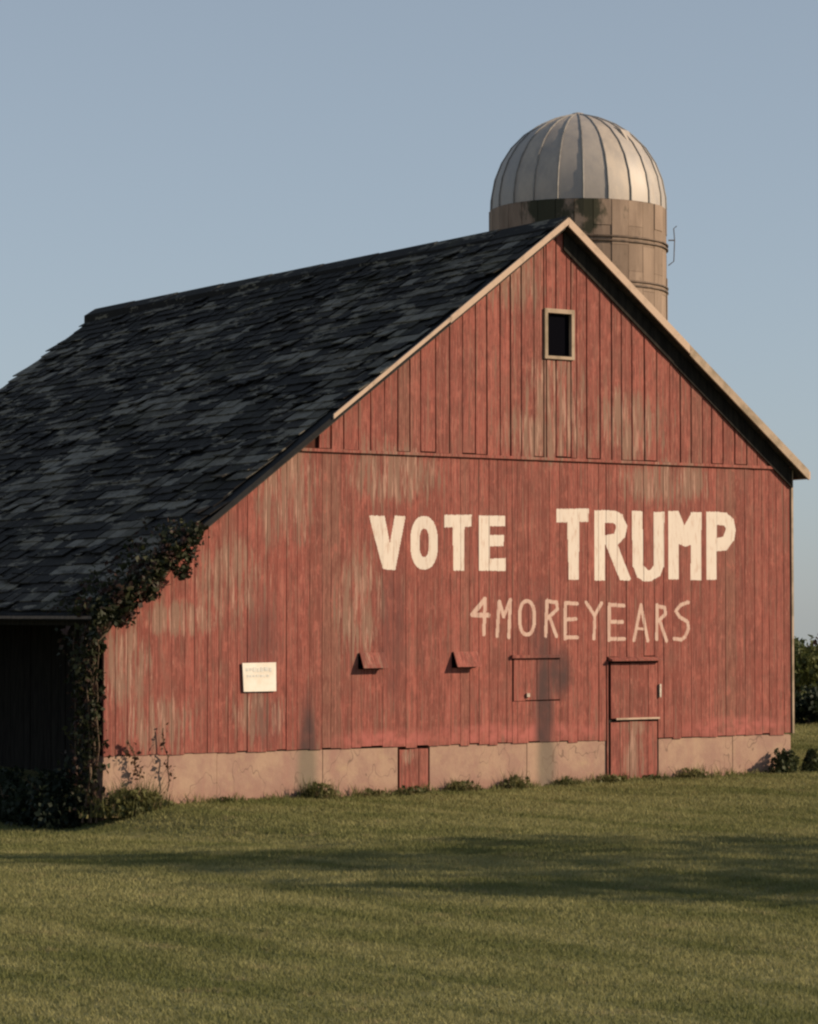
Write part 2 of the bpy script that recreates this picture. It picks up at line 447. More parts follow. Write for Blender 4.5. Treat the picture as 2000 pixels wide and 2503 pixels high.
M_PURPLE = make_leaf('purple_tree_leaves', (0.090, 0.045, 0.045), (0.150, 0.080, 0.075), scale=0.8)
M_BARK = make_simple('bark', (0.055, 0.042, 0.030), (0.10, 0.08, 0.06), 8.0, (1, 1, 0.3), 0.9, 0.6, 0.02, 0.2)
M_DEADSTEM = make_simple('dry_stem', (0.075, 0.050, 0.034), (0.13, 0.09, 0.06), 9.0, (1, 1, 0.4), 0.9, 0.3, 0.01, 0.2)

# ------------------------------------------------------------------ the ground
TH = R(33.3)
ORG = Vector((-4.4445, 39.2328, 0.0))          # left front corner of the barn
UX = Vector((math.cos(TH), math.sin(TH), 0)); VX = Vector((-math.sin(TH), math.cos(TH), 0))

def sstep(x, a, b):
    t = np.clip((np.asarray(x, float) - a) / (b - a), 0, 1)
    return t * t * (3 - 2 * t)

def gz(x, y):
    x = np.asarray(x, float); y = np.asarray(y, float)
    u = (x - ORG.x) * math.cos(TH) + (y - ORG.y) * math.sin(TH)
    v = -(x - ORG.x) * math.sin(TH) + (y - ORG.y) * math.cos(TH)
    z = -0.32 * (1 - sstep(u, -0.6, 0.8)) * sstep(v, -9, -0.5)
    z = z + 0.10 * sstep(u, 2.0, 14.0) * sstep(v, -14, -2)
    z = z + 0.022 * np.sin(x * 0.55 + 0.4 * np.sin(y * 0.31)) * np.cos(y * 0.37 + 1.0) + 0.010 * np.sin(x * 1.7 + y * 0.9)
    far = np.maximum(y - 78.0, 0)
    return z - 0.020 * far * sstep(far, 0, 60)

def build_ground():
    xs = np.unique(np.concatenate([np.arange(-14, 18.01, 0.4), np.linspace(-60, -14, 18), np.linspace(18, 70, 18), [-6000, -2500, -1000, -400, -150, 150, 400, 1000, 2500, 6000]]))
    ys = np.unique(np.concatenate([np.arange(14, 70.01, 0.4), np.linspace(-60, 14, 16), np.linspace(70, 200, 30), [-6000, -2500, -1000, -300, -120, 300, 500, 1000, 2500, 6000]]))
    X, Y = np.meshgrid(xs, ys)
    Z = gz(X, Y)
    v = np.stack([X, Y, Z], -1).reshape(-1, 3)
    nx, ny = len(xs), len(ys)
    f = [(j * nx + i, j * nx + i + 1, (j + 1) * nx + i + 1, (j + 1) * nx + i) for j in range(ny - 1) for i in range(nx - 1)]
    o = py_mesh('ground', v, f, M_GROUND, None, True)
    tag(o, 'mown lawn sloping gently in front of the red barn', kind='structure')
build_ground()

def barn_uv(x, y):
    return (x - ORG.x) * math.cos(TH) + (y - ORG.y) * math.sin(TH), -(x - ORG.x) * math.sin(TH) + (y - ORG.y) * math.cos(TH)

def build_grass():
    N = 2600000
    y = 15 + rng.random(N) ** 1.0 * 57
    hw = y * 0.17 + 2.5
    x = (rng.random(N) * 2 - 1) * hw
    # fewer blades further off
    keep = rng.random(N) < np.clip((24.0 / y) ** 1.3, 0, 1) * np.clip(hw / 14.5, 0, 1)
    u, v = barn_uv(x, y)
    keep &= ~((u > -0.02) & (u < 13.22) & (v > -0.02) & (v < 17))
    x, y = x[keep], y[keep]
    n = len(x)
    z = gz(x, y)
    a = rng.random(n) * 2 * np.pi
    clump = 0.5 + 0.5 * np.sin(x * 2.1 + 1.3 * np.sin(y * 1.4)) * np.sin(y * 2.7 + 1.1 * np.sin(x * 0.9))
    edge = np.exp(-(np.maximum(-v[keep], 0) / 0.16) ** 2) * (u[keep] > -0.2) * (u[keep] < 13.3)
    wild = np.clip(0.5 + 0.6 * np.sin(u[keep] * 3.1) * np.sin(u[keep] * 1.37 + 2) + 0.5 * np.sin(u[keep] * 9.3), 0, 1.4)
    h = (0.018 + 0.018 * rng.random(n) + 0.010 * clump) * (1 + 0.020 * (y - 20)) * (1 + 2.6 * edge * wild)
    w = 0.0040 + 0.0035 * rng.random(n) + 0.00020 * (y - 15)
    lx, ly = rng.normal(size=n) * 0.55 * h, rng.normal(size=n) * 0.55 * h
    P = np.empty((n, 3, 3))
    P[:, 0] = np.stack([x - w * np.cos(a), y - w * np.sin(a), z - 0.005], 1)
    P[:, 1] = np.stack([x + w * np.cos(a), y + w * np.sin(a), z - 0.005], 1)
    P[:, 2] = np.stack([x + lx, y + ly, z + h], 1)
    me = bpy.data.meshes.new('grass')
    me.vertices.add(n * 3); me.vertices.foreach_set('co', P.ravel())
    me.loops.add(n * 3); me.loops.foreach_set('vertex_index', np.arange(n * 3, dtype=np.int32))
    me.polygons.add(n)
    me.polygons.foreach_set('loop_start', np.arange(0, n * 3, 3, dtype=np.int32))
    me.polygons.foreach_set('loop_total', np.full(n, 3, dtype=np.int32))
    me.update(calc_edges=True)
    o = link_mesh('grass', me, M_GRASS)
    tag(o, 'short mown olive grass covering the lawn before the barn', kind='stuff')
    print('grass blades', n)
build_grass()

# ------------------------------------------------------------------ the barn
W, LEN = 13.2, 16.6
UA, ZA, SL, SR = 8.28, 9.266, 0.753, 0.770       # ridge u, ridge z (roof top), slopes left and right
OV = 0.20                                       # roof overhang over the front wall
EL, ER = -0.227, 13.43                           # eaves (u)
PITCH = math.atan(SL)
T_ROOF = 0.13                                   # roof slab thickness (vertical)

def roof_z(u):
    return ZA - SL * (UA - u) if u < UA else ZA - SR * (u - UA)

barn = empty('barn', ORG, TH, 'weathered red board barn with dark shingle roof and white painted slogan on its gable', 'barn')
gable = None
BELT, FOUND = 5.34, 0.79
OPEN = [(7.98, 8.48, 7.02, 7.73),               # attic window
        (9.20, 10.28, 0.0, 2.12),               # door
        (7.30, 8.25, 1.42, 2.16)]               # hatch

# backing sheet behind the boards = the gable wall itself
def wall_top(u): return roof_z(u) - T_ROOF - 0.02
poly = [(0.02, FOUND), (W - 0.02, FOUND), (W - 0.02, wall_top(W)), (UA, wall_top(UA)), (0.02, wall_top(0.02))]
mb = MB(); mb.prism(poly, 0.03, 0.10)
gable = mb.build('gable_wall', M_BACK, barn)

def make_board(name, a, b, z0, ta, tb, parent, mat, proud=0.0, y_back=0.028):
    """one vertical board a..b from z0 up to ta / tb (top at its left and right edge)"""
    tilt = math.tan(R(random.gauss(0, 1.9 if z0 > 5 else 1.1))) * (b - a) / 2
    y = -0.002 - proud - random.random() * (0.006 if z0 > 5 else 0.003)
    dz = random.gauss(0, 0.012)
    lean = random.gauss(0, 0.003)
    c = 0.006 if z0 > 5 else 0.003
    yl, yr = y - tilt, y + tilt
    zb = z0 + dz
    v = [(a + lean, yl + c, zb), (a + c + lean, yl, zb), (b - c + lean, yr, zb), (b + lean, yr + c, zb), (b, y_back, zb), (a, y_back, zb),
         (a, yl + c, ta), (a + c, yl, ta), (b - c, yr, tb), (b, yr + c, tb), (b, y_back, tb), (a, y_back, ta)]
    f = [(0, 1, 7, 6), (1, 2, 8, 7), (2, 3, 9, 8), (3, 4, 10, 9), (4, 5, 11, 10), (5, 0, 6, 11), (5, 4, 3, 2, 1, 0), (6, 7, 8, 9, 10, 11)]
    o = py_mesh(name, v, f, mat, parent)
    return yl, yr

BOARDS = []                                     # (a, b, z0, z1) as laid, for the lettering
def lay_boards(z0, z1, width, gap, openings):
    a = 0.0
    while a < W - 0.03:
        w = width * random.uniform(0.82, 1.2)
        b = min(a + w, W)
        if W - b < 0.08: b = W
        cuts = sorted({a, b} | {q for o in openings for q in o[:2] if a + 0.03 < q < b - 0.03 and o[2] < z1 and o[3] > z0})
        for s, e in zip(cuts[:-1], cuts[1:]):
            mid = (s + e) / 2
            spans = [(z0, min(z1, 99))]
            for o in openings:
                if o[0] - 0.04 < mid < o[1] + 0.04:
                    new = []
                    for p, q in spans:
                        if o[3] <= p or o[2] >= q: new.append((p, q)); continue
                        if o[2] > p + 0.05: new.append((p, o[2]))
                        if o[3] < q - 0.05: new.append((o[3], q))
                    spans = new
            g = gap * random.uniform(0.5, 1.3)
            for p, q in spans:
                ta, tb = min(q, wall_top(s)), min(q, wall_top(e - g))
                if min(ta, tb) < p + 0.06: continue
                yl, yr = make_board('board', s, e - g, p, ta, tb, gable, M_RED, 0.012 if z0 > 5 else 0.0)
                BOARDS.append((s, e - g, p, max(ta, tb), yl, yr))
        a = b
lay_boards(FOUND - 0.03, BELT - 0.02, 0.190, 0.0030, OPEN)
lay_boards(BELT + 0.03, 99, 0.238, 0.0145, OPEN)

mb = MB()
x = 0.0
while x < W - 0.1:                              # belt board in three lengths, butted
    e = min(x + 4.6, W)
    if wall_top(x) > BELT + 0.05 or wall_top(e) > BELT + 0.05:
        s = x
        if wall_top(s) < BELT + 0.05: s = UA - (ZA - T_ROOF - 0.02 - BELT - 0.05) / SL
        mb.box(s, e - 0.004, -0.045, 0.0, BELT - 0.025, BELT + 0.022)
    x = e
mb.build('belt_board', M_RED, gable)
mb = MB(); mb.box(W + 0.004, W + 0.045, -0.03, 0.12, FOUND - 0.02, wall_top(W) - 0.02)
mb.build('corner_board', M_TRIM2, gable)

# foundation: poured concrete, interrupted at the door and at the low hatch
mb = MB()
segs = [(0.0, 1.9), (1.9, 3.75), (3.75, 5.12), (5.72, 7.6), (7.6, 9.20), (10.30, 11.9), (11.9, W)]
for i, (s, e) in enumerate(segs):
    mb = MB()
    y = 0.012 + 0.006 * (i % 2)
    mb.box(s, e - 0.008, y, 0.30, -0.6, FOUND - 0.035 - 0.004 * (i % 3))
    mb.build('foundation_block', M_CONC, barn)
mb = MB(); mb.box(5.115, 5.715, 0.10, 0.30, -0.6, 0.74); mb.build('foundation_back', M_BACK, barn)

# door (two leaves, dutch style) set in its opening
def plank_leaf(name, u0, u1, z0, z1, n, parent, label=None, y=0.02, mat=M_RED):
    mbk = MB(); mbk.box(u0, u1, y + 0.022, y + 0.045, z0, z1)
    leaf = mbk.build(name, M_BACK, parent)
    if label: leaf['label'] = label
    w = (u1 - u0) / n
    for i in range(n):
        a = u0 + i * w
        pb = MB(); yy = y - random.random() * 0.008
        pb.box(a, a + w - 0.008, yy, y + 0.020, z0 + random.random() * 0.02, z1 - random.random() * 0.012)
        pb.build('plank', mat, leaf)
    return leaf
door = plank_leaf('door', 9.285, 10.265, 1.09, 2.02, 5, barn, 'upper leaf of the red plank door', -0.006)
low = plank_leaf('door', 9.29, 10.265, 0.10, 1.05, 5, barn, 'scuffed lower leaf of the red plank door', 0.006)
mb = MB(); mb.box(9.38, 10.29, -0.035, -0.004, 1.082, 1.112); o = mb.build('batten', M_CREAM, door)
mb = MB(); mb.box(9.20, 10.29, 0.0245, 0.0285, 0.0, 2.12); mb.build('door_backing', M_DARKWOOD, barn)
mb = MB(); mb.box(9.20, 9.225, -0.015, 0.02, 0.05, 2.05); mb.build('door_jamb', M_RED, barn)
mb = MB(); mb.hexa([(9.24, -0.11, 2.05), (10.30, -0.11, 2.05), (10.30, 0.02, 2.05), (9.24, 0.02, 2.05), (9.24, -0.11, 2.075), (10.30, -0.11, 2.075), (10.30, 0.02, 2.12), (9.24, 0.02, 2.12)])
mb.build('drip_board', M_RED, barn)
mb = MB(); mb.box(10.275, 10.31, -0.05, 0.0, 1.44, 1.66); mb.build('door_handle', M_METAL, barn)

hat = plank_leaf('hatch', 7.325, 8.246, 1.425, 2.11, 4, barn, None, -0.008)
mb = MB(); mb.box(7.56, 7.62, -0.045, -0.006, 1.49, 1.55); mb.build('latch', M_METAL, hat)
mb = MB(); mb.box(7.27, 8.27, -0.055, 0.02, 2.115, 2.165); mb.build('hatch_lintel', M_RED, barn)
mb = MB(); mb.box(7.30, 8.25, 0.0245, 0.0285, 1.42, 2.11); mb.build('hatch_backing', M_DARKWOOD, barn)
lh = plank_leaf('low_hatch', 5.16, 5.70, 0.05, 0.72, 3, barn, 'small red hatch let into the concrete footing', 0.03)

# attic window: four frame members and a dark pane
win = MB(); win.box(7.98, 8.48, 0.022, 0.0265, 7.02, 7.73)
win = win.build('window', M_PANE_AND_SHADE, barn); win['label'] = 'small attic window with cream frame high in the gable'
for (a, b_, c, d) in ((7.925, 7.985, 6.97, 7.79), (8.465, 8.525, 6.97, 7.79), (7.985, 8.465, 7.72, 7.79), (7.985, 8.465, 6.97, 7.02)):
    mb = MB(); mb.box(a, b_, -0.055, 0.02, c, d); mb.build('frame', M_TRIM2, win)

# two small wedge-shaped vent hoods
for u0 in (4.39, 6.14):
    mb = MB()
    a, b_, z0, z1, d = u0, u0 + 0.46, 1.99, 2.23, 0.15
    mb.hexa([(a, -d, z0), (b_, -d, z0), (b_, -d + 0.022, z0), (a, -d + 0.022, z0), (a, -0.034, z1), (b_, -0.034, z1), (b_, -0.012, z1), (a, -0.012, z1)])
    hood = mb.build('vent_hood', M_RED, barn)
    pb = MB(); pb.box(a - 0.02, b_ - 0.02, -0.0145, -0.0125, z0 - 0.015, z1 - 0.02); pb.build('hood_shade', M_PANE_AND_SHADE, hood)  # shade inside the open hood, painted as a near-black sheet
    pb = MB(); pb.prism([(b_ - 0.05, z0 + 0.01), (b_ - 0.03, z0 + 0.01), (b_ - 0.03, z0 + 0.05), (b_ - 0.05, z0 + 0.05)], -d + 0.03, -0.02); pb.build('prop', M_DARKWOOD, hood)

# painted slogan: paint lying on the boards, broken where the boards part
LETTERS = [
  ('V', [('q', [(4.57, 4.35), (4.86, 4.35), (5.05, 3.52), (4.83, 3.52)]), ('q', [(5.05, 4.36), (5.25, 4.35), (5.06, 3.51), (4.89, 3.51), (4.91, 3.67)])]),
  ('O', [('e', (5.6, 3.94), (0.26, 0.42), (0.09, 0.223))]),
  ('T', [('q', [(5.98, 4.39), (6.51, 4.4), (6.5, 4.21), (5.98, 4.19)]), ('q', [(6.14, 4.21), (6.37, 4.21), (6.36, 3.51), (6.16, 3.51)])]),
  ('E', [('q', [(6.64, 4.39), (6.86, 4.39), (6.86, 3.51), (6.64, 3.51)]), ('q', [(6.84, 4.39), (7.16, 4.4), (7.16, 4.23), (6.84, 4.22)]), ('q', [(6.84, 4.08), (7.14, 4.09), (7.13, 3.91), (6.84, 3.9)]), ('q', [(6.84, 3.7), (7.17, 3.72), (7.17, 3.51), (6.84, 3.51)])]),
  ('T', [('q', [(8.18, 4.53), (8.84, 4.55), (8.83, 4.33), (8.18, 4.31)]), ('q', [(8.4, 4.33), (8.65, 4.34), (8.63, 3.38), (8.43, 3.38)])]),
  ('R', [('q', [(8.95, 4.52), (9.18, 4.53), (9.17, 3.37), (8.95, 3.37)]), ('q', [(9.16, 4.53), (9.42, 4.52), (9.47, 4.32), (9.16, 4.32)]), ('q', [(9.39, 4.52), (9.55, 4.46), (9.42, 4.27), (9.33, 4.33)]), ('q', [(9.52, 4.48), (9.64, 4.27), (9.41, 4.23), (9.39, 4.32)]), ('q', [(9.64, 4.28), (9.59, 4.09), (9.36, 4.13), (9.41, 4.27)]), ('q', [(9.59, 4.1), (9.43, 3.95), (9.15, 3.96), (9.16, 4.11), (9.39, 4.15)]), ('q', [(9.17, 3.99), (9.42, 3.99), (9.71, 3.4), (9.68, 3.37), (9.48, 3.38)])]),
  ('U', [('q', [(9.73, 4.53), (9.96, 4.53), (9.97, 3.57), (9.75, 3.6)]), ('q', [(10.19, 4.52), (10.42, 4.53), (10.41, 3.6), (10.19, 3.57)]), ('q', [(9.75, 3.63), (9.98, 3.62), (10.08, 3.54), (10.0, 3.36), (9.84, 3.43)]), ('q', [(9.97, 3.55), (10.19, 3.55), (10.16, 3.37), (9.96, 3.36)]), ('q', [(10.18, 3.62), (10.41, 3.64), (10.33, 3.46), (10.14, 3.37), (10.1, 3.53)])]),
  ('M', [('q', [(10.5, 4.54), (10.72, 4.55), (10.72, 3.4), (10.5, 3.4)]), ('q', [(10.99, 4.53), (11.22, 4.54), (11.21, 3.39), (10.98, 3.39)]), ('q', [(10.65, 4.55), (10.73, 4.54), (10.85, 4.31), (11.01, 4.53), (11.09, 4.53), (11.08, 4.01), (10.87, 3.95), (10.64, 4.02)])]),
  ('P', [('q', [(11.32, 4.55), (11.56, 4.55), (11.54, 3.4), (11.32, 3.4)]), ('q', [(11.53, 4.55), (11.78, 4.54), (11.81, 4.32), (11.53, 4.33)]), ('q', [(11.76, 4.54), (11.93, 4.43), (11.76, 4.27), (11.69, 4.35)]), ('q', [(11.92, 4.44), (11.97, 4.25), (11.74, 4.22), (11.76, 4.31)]), ('q', [(11.97, 4.26), (11.93, 4.06), (11.69, 4.13), (11.75, 4.25)]), ('q', [(11.93, 4.08), (11.77, 3.9), (11.53, 3.88), (11.53, 4.1), (11.73, 4.14)])]),
  ('4', [('s', 0.093, [(6.76, 3.06), (6.52, 2.81), (6.83, 2.8)]), ('s', 0.079, [(6.77, 3.05), (6.74, 2.5)])]),
  ('M', [('s', 0.074, [(7.0, 2.47), (7.04, 3.02)]), ('s', 0.074, [(7.05, 3.01), (7.13, 2.78), (7.26, 3.05)]), ('s', 0.074, [(7.26, 3.04), (7.23, 2.45)])]),
  ('O', [('e', (7.59, 2.76), (0.18, 0.3), (0.114, 0.238))]),
  ('R', [('s', 0.074, [(7.99, 3.04), (7.96, 2.47)]), ('s', 0.074, [(7.99, 3.03), (8.18, 3.01), (8.2, 2.9), (8.02, 2.77)]), ('s', 0.074, [(8.04, 2.77), (8.18, 2.46)])]),
  ('E', [('s', 0.074, [(8.36, 3.0), (8.35, 2.42)]), ('s', 0.074, [(8.36, 3.0), (8.6, 2.99)]), ('s', 0.074, [(8.36, 2.73), (8.57, 2.74)]), ('s', 0.074, [(8.35, 2.44), (8.6, 2.44)])]),
  ('Y', [('s', 0.074, [(8.78, 3.01), (8.96, 2.79)]), ('s', 0.074, [(9.1, 3.0), (8.96, 2.8), (8.94, 2.42)])]),
  ('E', [('s', 0.074, [(9.26, 2.98), (9.25, 2.39)]), ('s', 0.074, [(9.26, 2.97), (9.56, 2.96)]), ('s', 0.074, [(9.26, 2.69), (9.53, 2.69)]), ('s', 0.074, [(9.25, 2.41), (9.57, 2.41)])]),
  ('A', [('s', 0.074, [(9.92, 2.97), (9.77, 2.39)]), ('s', 0.074, [(9.92, 2.97), (10.06, 2.38)]), ('s', 0.051, [(9.84, 2.58), (10.02, 2.57)])]),
  ('R', [('s', 0.074, [(10.26, 2.97), (10.25, 2.4)]), ('s', 0.074, [(10.26, 2.95), (10.42, 2.93), (10.44, 2.82), (10.29, 2.71)]), ('s', 0.074, [(10.31, 2.72), (10.46, 2.37)])]),
  ('S', [('s', 0.074, [(10.93, 3.02), (10.76, 2.97), (10.66, 2.87), (10.74, 2.77), (10.91, 2.69), (10.93, 2.58), (10.86, 2.44), (10.77, 2.39), (10.62, 2.41)])]),
]

def letter_inside(shapes, U, Z):
    ins = np.zeros(U.shape, bool)
    for s in shapes:
        if s[0] == 'q':
            P = s[1]; c = np.zeros(U.shape, bool); n = len(P)
            for i in range(n):
                (x0, y0), (x1, y1) = P[i], P[(i + 1) % n]
                if abs(y1 - y0) < 1e-9: continue
                c ^= ((y0 > Z) != (y1 > Z)) & (U < (x1 - x0) * (Z - y0) / (y1 - y0) + x0)
            ins |= c
        elif s[0] == 's':
            w = s[1] / 2 * 0.84
            for (x0, y0), (x1, y1) in zip(s[2][:-1], s[2][1:]):
                dx, dy = x1 - x0, y1 - y0
                t = np.clip(((U - x0) * dx + (Z - y0) * dy) / (dx * dx + dy * dy), 0, 1)
                ins |= (U - x0 - t * dx) ** 2 + (Z - y0 - t * dy) ** 2 < w * w
        else:
            (cx, cy), (rx, ry), (ix, iy) = s[1:]
            e = np.abs((U - cx) / rx) ** 2.3 + np.abs((Z - cy) / ry) ** 2.3
            i = np.abs((U - cx) / ix) ** 2.3 + np.abs((Z - cy) / iy) ** 2.3
            ins |= (e < 1) & (i > 1)
    return ins

def build_letter(ch, shapes, big):
    pts = []
    for s in shapes:
        if s[0] == 'q': pts += s[1]
        elif s[0] == 's': pts += s[2]
        else: pts += [(s[1][0] - s[2][0], s[1][1] - s[2][1]), (s[1][0] + s[2][0], s[1][1] + s[2][1])]
    u0, u1 = min(p[0] for p in pts) - 0.05, max(p[0] for p in pts) + 0.05
    z0, z1 = min(p[1] for p in pts) - 0.05, max(p[1] for p in pts) + 0.05
    st = 0.011
    zz = np.arange(z0, z1, 0.006)
    V, F = [], []
    for a, b, p, q, yl, yr in BOARDS:
        if b < u0 or a > u1 or q < z1 or p > z0: continue
        x = max(a + 0.001, u0)
        while x < min(b + 0.0035, u1):
            e = min(x + st, b + 0.0035)
            mid = (x + e) / 2
            j = random.gauss(0, 0.0035)
            ins = letter_inside(shapes, np.full(zz.shape, mid), zz + j)
            d = np.diff(np.concatenate([[0], ins.astype(int), [0]]))
            for s0, s1 in zip(np.where(d == 1)[0], np.where(d == -1)[0]):
                if s1 - s0 < 2: continue
                bb = len(V)
                za, zb = z0 + s0 * 0.006, z0 + s1 * 0.006
                y0, y1 = (yl + (yr - yl) * (k_ - a) / (b - a) - 0.0007 for k_ in (x, e))
                V += [(x, y0, za), (e, y1, za), (e, y1, zb), (x, y0, zb)]
                F.append((bb, bb + 1, bb + 2, bb + 3))
            x = e
    o = py_mesh('painted_letter', V, F, M_LETTER if big else M_THIN, gable)
    o['label'] = ('thick white' if big else 'thin white') + ' hand painted letter ' + ch
for i, (ch, sh) in enumerate(LETTERS):
    build_letter(ch, sh, i < 9)

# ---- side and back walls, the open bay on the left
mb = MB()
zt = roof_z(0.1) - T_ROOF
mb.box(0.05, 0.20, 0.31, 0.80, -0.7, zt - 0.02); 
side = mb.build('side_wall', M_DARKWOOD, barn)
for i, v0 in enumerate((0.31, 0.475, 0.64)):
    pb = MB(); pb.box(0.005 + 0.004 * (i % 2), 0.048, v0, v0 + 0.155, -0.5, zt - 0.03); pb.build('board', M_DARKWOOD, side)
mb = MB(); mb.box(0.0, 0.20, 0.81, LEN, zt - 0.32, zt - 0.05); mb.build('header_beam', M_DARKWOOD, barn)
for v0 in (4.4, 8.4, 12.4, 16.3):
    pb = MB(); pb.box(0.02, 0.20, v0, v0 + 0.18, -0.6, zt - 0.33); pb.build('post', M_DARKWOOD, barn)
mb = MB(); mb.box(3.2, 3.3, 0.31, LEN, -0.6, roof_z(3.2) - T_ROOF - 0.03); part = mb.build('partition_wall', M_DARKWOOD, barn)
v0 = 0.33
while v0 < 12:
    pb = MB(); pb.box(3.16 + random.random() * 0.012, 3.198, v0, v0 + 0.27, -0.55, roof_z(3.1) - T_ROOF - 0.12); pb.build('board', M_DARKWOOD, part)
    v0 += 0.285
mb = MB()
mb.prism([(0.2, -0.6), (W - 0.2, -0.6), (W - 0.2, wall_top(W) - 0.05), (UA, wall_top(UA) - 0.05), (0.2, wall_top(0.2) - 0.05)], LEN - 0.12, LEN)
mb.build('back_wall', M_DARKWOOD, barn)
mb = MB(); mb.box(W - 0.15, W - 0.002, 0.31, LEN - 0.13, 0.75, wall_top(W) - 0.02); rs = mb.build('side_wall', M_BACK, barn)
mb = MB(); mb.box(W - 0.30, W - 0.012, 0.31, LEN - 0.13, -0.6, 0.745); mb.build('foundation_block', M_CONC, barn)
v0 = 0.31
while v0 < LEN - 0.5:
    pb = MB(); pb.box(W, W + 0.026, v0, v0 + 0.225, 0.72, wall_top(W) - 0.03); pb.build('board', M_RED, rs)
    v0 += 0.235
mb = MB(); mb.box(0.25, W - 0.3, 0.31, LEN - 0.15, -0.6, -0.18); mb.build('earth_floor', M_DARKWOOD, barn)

# ---- roof: slab, soffit, trim, shingles
VB = LEN + 0.22
def slab_pts(ua, ub, z_off0, z_off1, v0, v1):
    za, zb = roof_z(ua), roof_z(ub)
    return [(ua, v0, za - z_off0), (ub, v0, zb - z_off0), (ub, v1, zb - z_off0), (ua, v1, za - z_off0),
            (ua, v0, za - z_off1), (ub, v0, zb - z_off1), (ub, v1, zb - z_off1), (ua, v1, za - z_off1)]
mb = MB()
def roof_slab(a, b, mi=0):
    za, zb = roof_z(a), roof_z(b)
    mb.hexa([(a, -OV, za - T_ROOF), (b, -OV, zb - T_ROOF), (b, VB, zb - T_ROOF), (a, VB, za - T_ROOF),
             (a, -OV, za - 0.035), (b, -OV, zb - 0.035), (b, VB, zb - 0.035), (a, VB, za - 0.035)], mi)
roof_slab(EL, UA); roof_slab(UA, ER)
roof = mb.build('roof', M_ROOFDECK, barn)
# soffit boards under the front overhang of both slopes (run up the rake)
for (a, b) in ((EL + 0.02, UA - 0.01), (UA + 0.01, ER - 0.02)):
    for j in range(2):
        v0 = -OV + 0.008 + j * 0.094
        pb = MB(); za, zb = roof_z(a) - T_ROOF - 0.002, roof_z(b) - T_ROOF - 0.002
        t = 0.018
        pb.hexa([(a, v0, za - t), (b, v0, zb - t), (b, v0 + 0.089, zb - t), (a, v0 + 0.089, za - t), (a, v0, za), (b, v0, zb), (b, v0 + 0.089, zb), (a, v0 + 0.089, za)])
        pb.build('soffit_board', M_SOFFIT, roof)
for j in range(2):                              # added near-black strip standing in for shade under the right rake
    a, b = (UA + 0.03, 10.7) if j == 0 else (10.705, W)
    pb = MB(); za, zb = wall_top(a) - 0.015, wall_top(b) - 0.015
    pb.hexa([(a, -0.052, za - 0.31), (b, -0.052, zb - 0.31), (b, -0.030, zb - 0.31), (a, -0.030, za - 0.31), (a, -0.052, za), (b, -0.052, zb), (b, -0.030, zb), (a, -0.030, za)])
    pb.build('rake_shade_strip', M_DARKWOOD, roof)
def rake_board(a, b, depth, mat, top=0.0):
    pb = MB(); za, zb = roof_z(a) + top, roof_z(b) + top
    y0, y1 = -OV - 0.035, -OV - 0.002
    pb.hexa([(a, y0, za - depth), (b, y0, zb - depth), (b, y1, zb - depth), (a, y1, za - depth), (a, y0, za), (b, y0, zb), (b, y1, zb), (a, y1, za)])
    return pb.build('rake_board', mat, roof)
rake_board(3.79, 5.95, 0.075, M_CREAM); rake_board(5.955, UA - 0.002, 0.115, M_CREAM, 0.01)
rake_board(UA + 0.002, 10.8, 0.15, M_CREAM, 0.01); rake_board(10.805, ER, 0.17, M_TRIM2, 0.005)
pb = MB(); pb.box(ER + 0.003, ER + 0.035, -OV - 0.03, VB, roof_z(ER) - T_ROOF - 0.02, roof_z(ER) - 0.02); pb.build('eave_board', M_CREAM, roof)
for s, e in ((-OV, 4.1), (4.105, 8.4), (8.405, 12.6), (12.605, VB)):
    pb = MB(); pb.box(EL - 0.075, EL - 0.003, s, e - 0.004, roof_z(EL) - 0.105, roof_z(EL) - 0.062); pb.build('gutter', M_STEEL, roof)

# shingles on the left slope: courses parallel to the ridge
EXPO, SW, SLEN = 0.235, 0.33, 0.40
cp, sp = math.cos(PITCH), math.sin(PITCH)
slope_len = (UA - EL) / cp
def shingle_verts(w, l, t):
    # x along the ridge (v), y down the slope, z out of the roof
    return [(-w / 2, 0, 0), (w / 2, 0, 0), (w / 2, l, 0.004), (-w / 2, l, 0.004), (-w / 2, 0, t * 0.25), (w / 2, 0, t * 0.25), (w / 2, l, t), (-w / 2, l, t)]
HEXF = [(3, 2, 1, 0), (4, 5, 6, 7), (0, 1, 5, 4), (1, 2, 6, 5), (2, 3, 7, 6), (3, 0, 4, 7)]
HEXF = [tuple(reversed(f)) for f in HEXF]
shapes = [(0.30, 0.40, 0.022), (0.35, 0.40, 0.025), (0.26, 0.39, 0.020), (0.40, 0.41, 0.026)]
sh_me = []
for w, l, t in shapes:
    row = []
    me = bpy.data.meshes.new('shingle'); me.from_pydata(shingle_verts(w, l, t), [], HEXF); me.update(); me.materials.append(M_SH[0])
    sh_me.append(me)
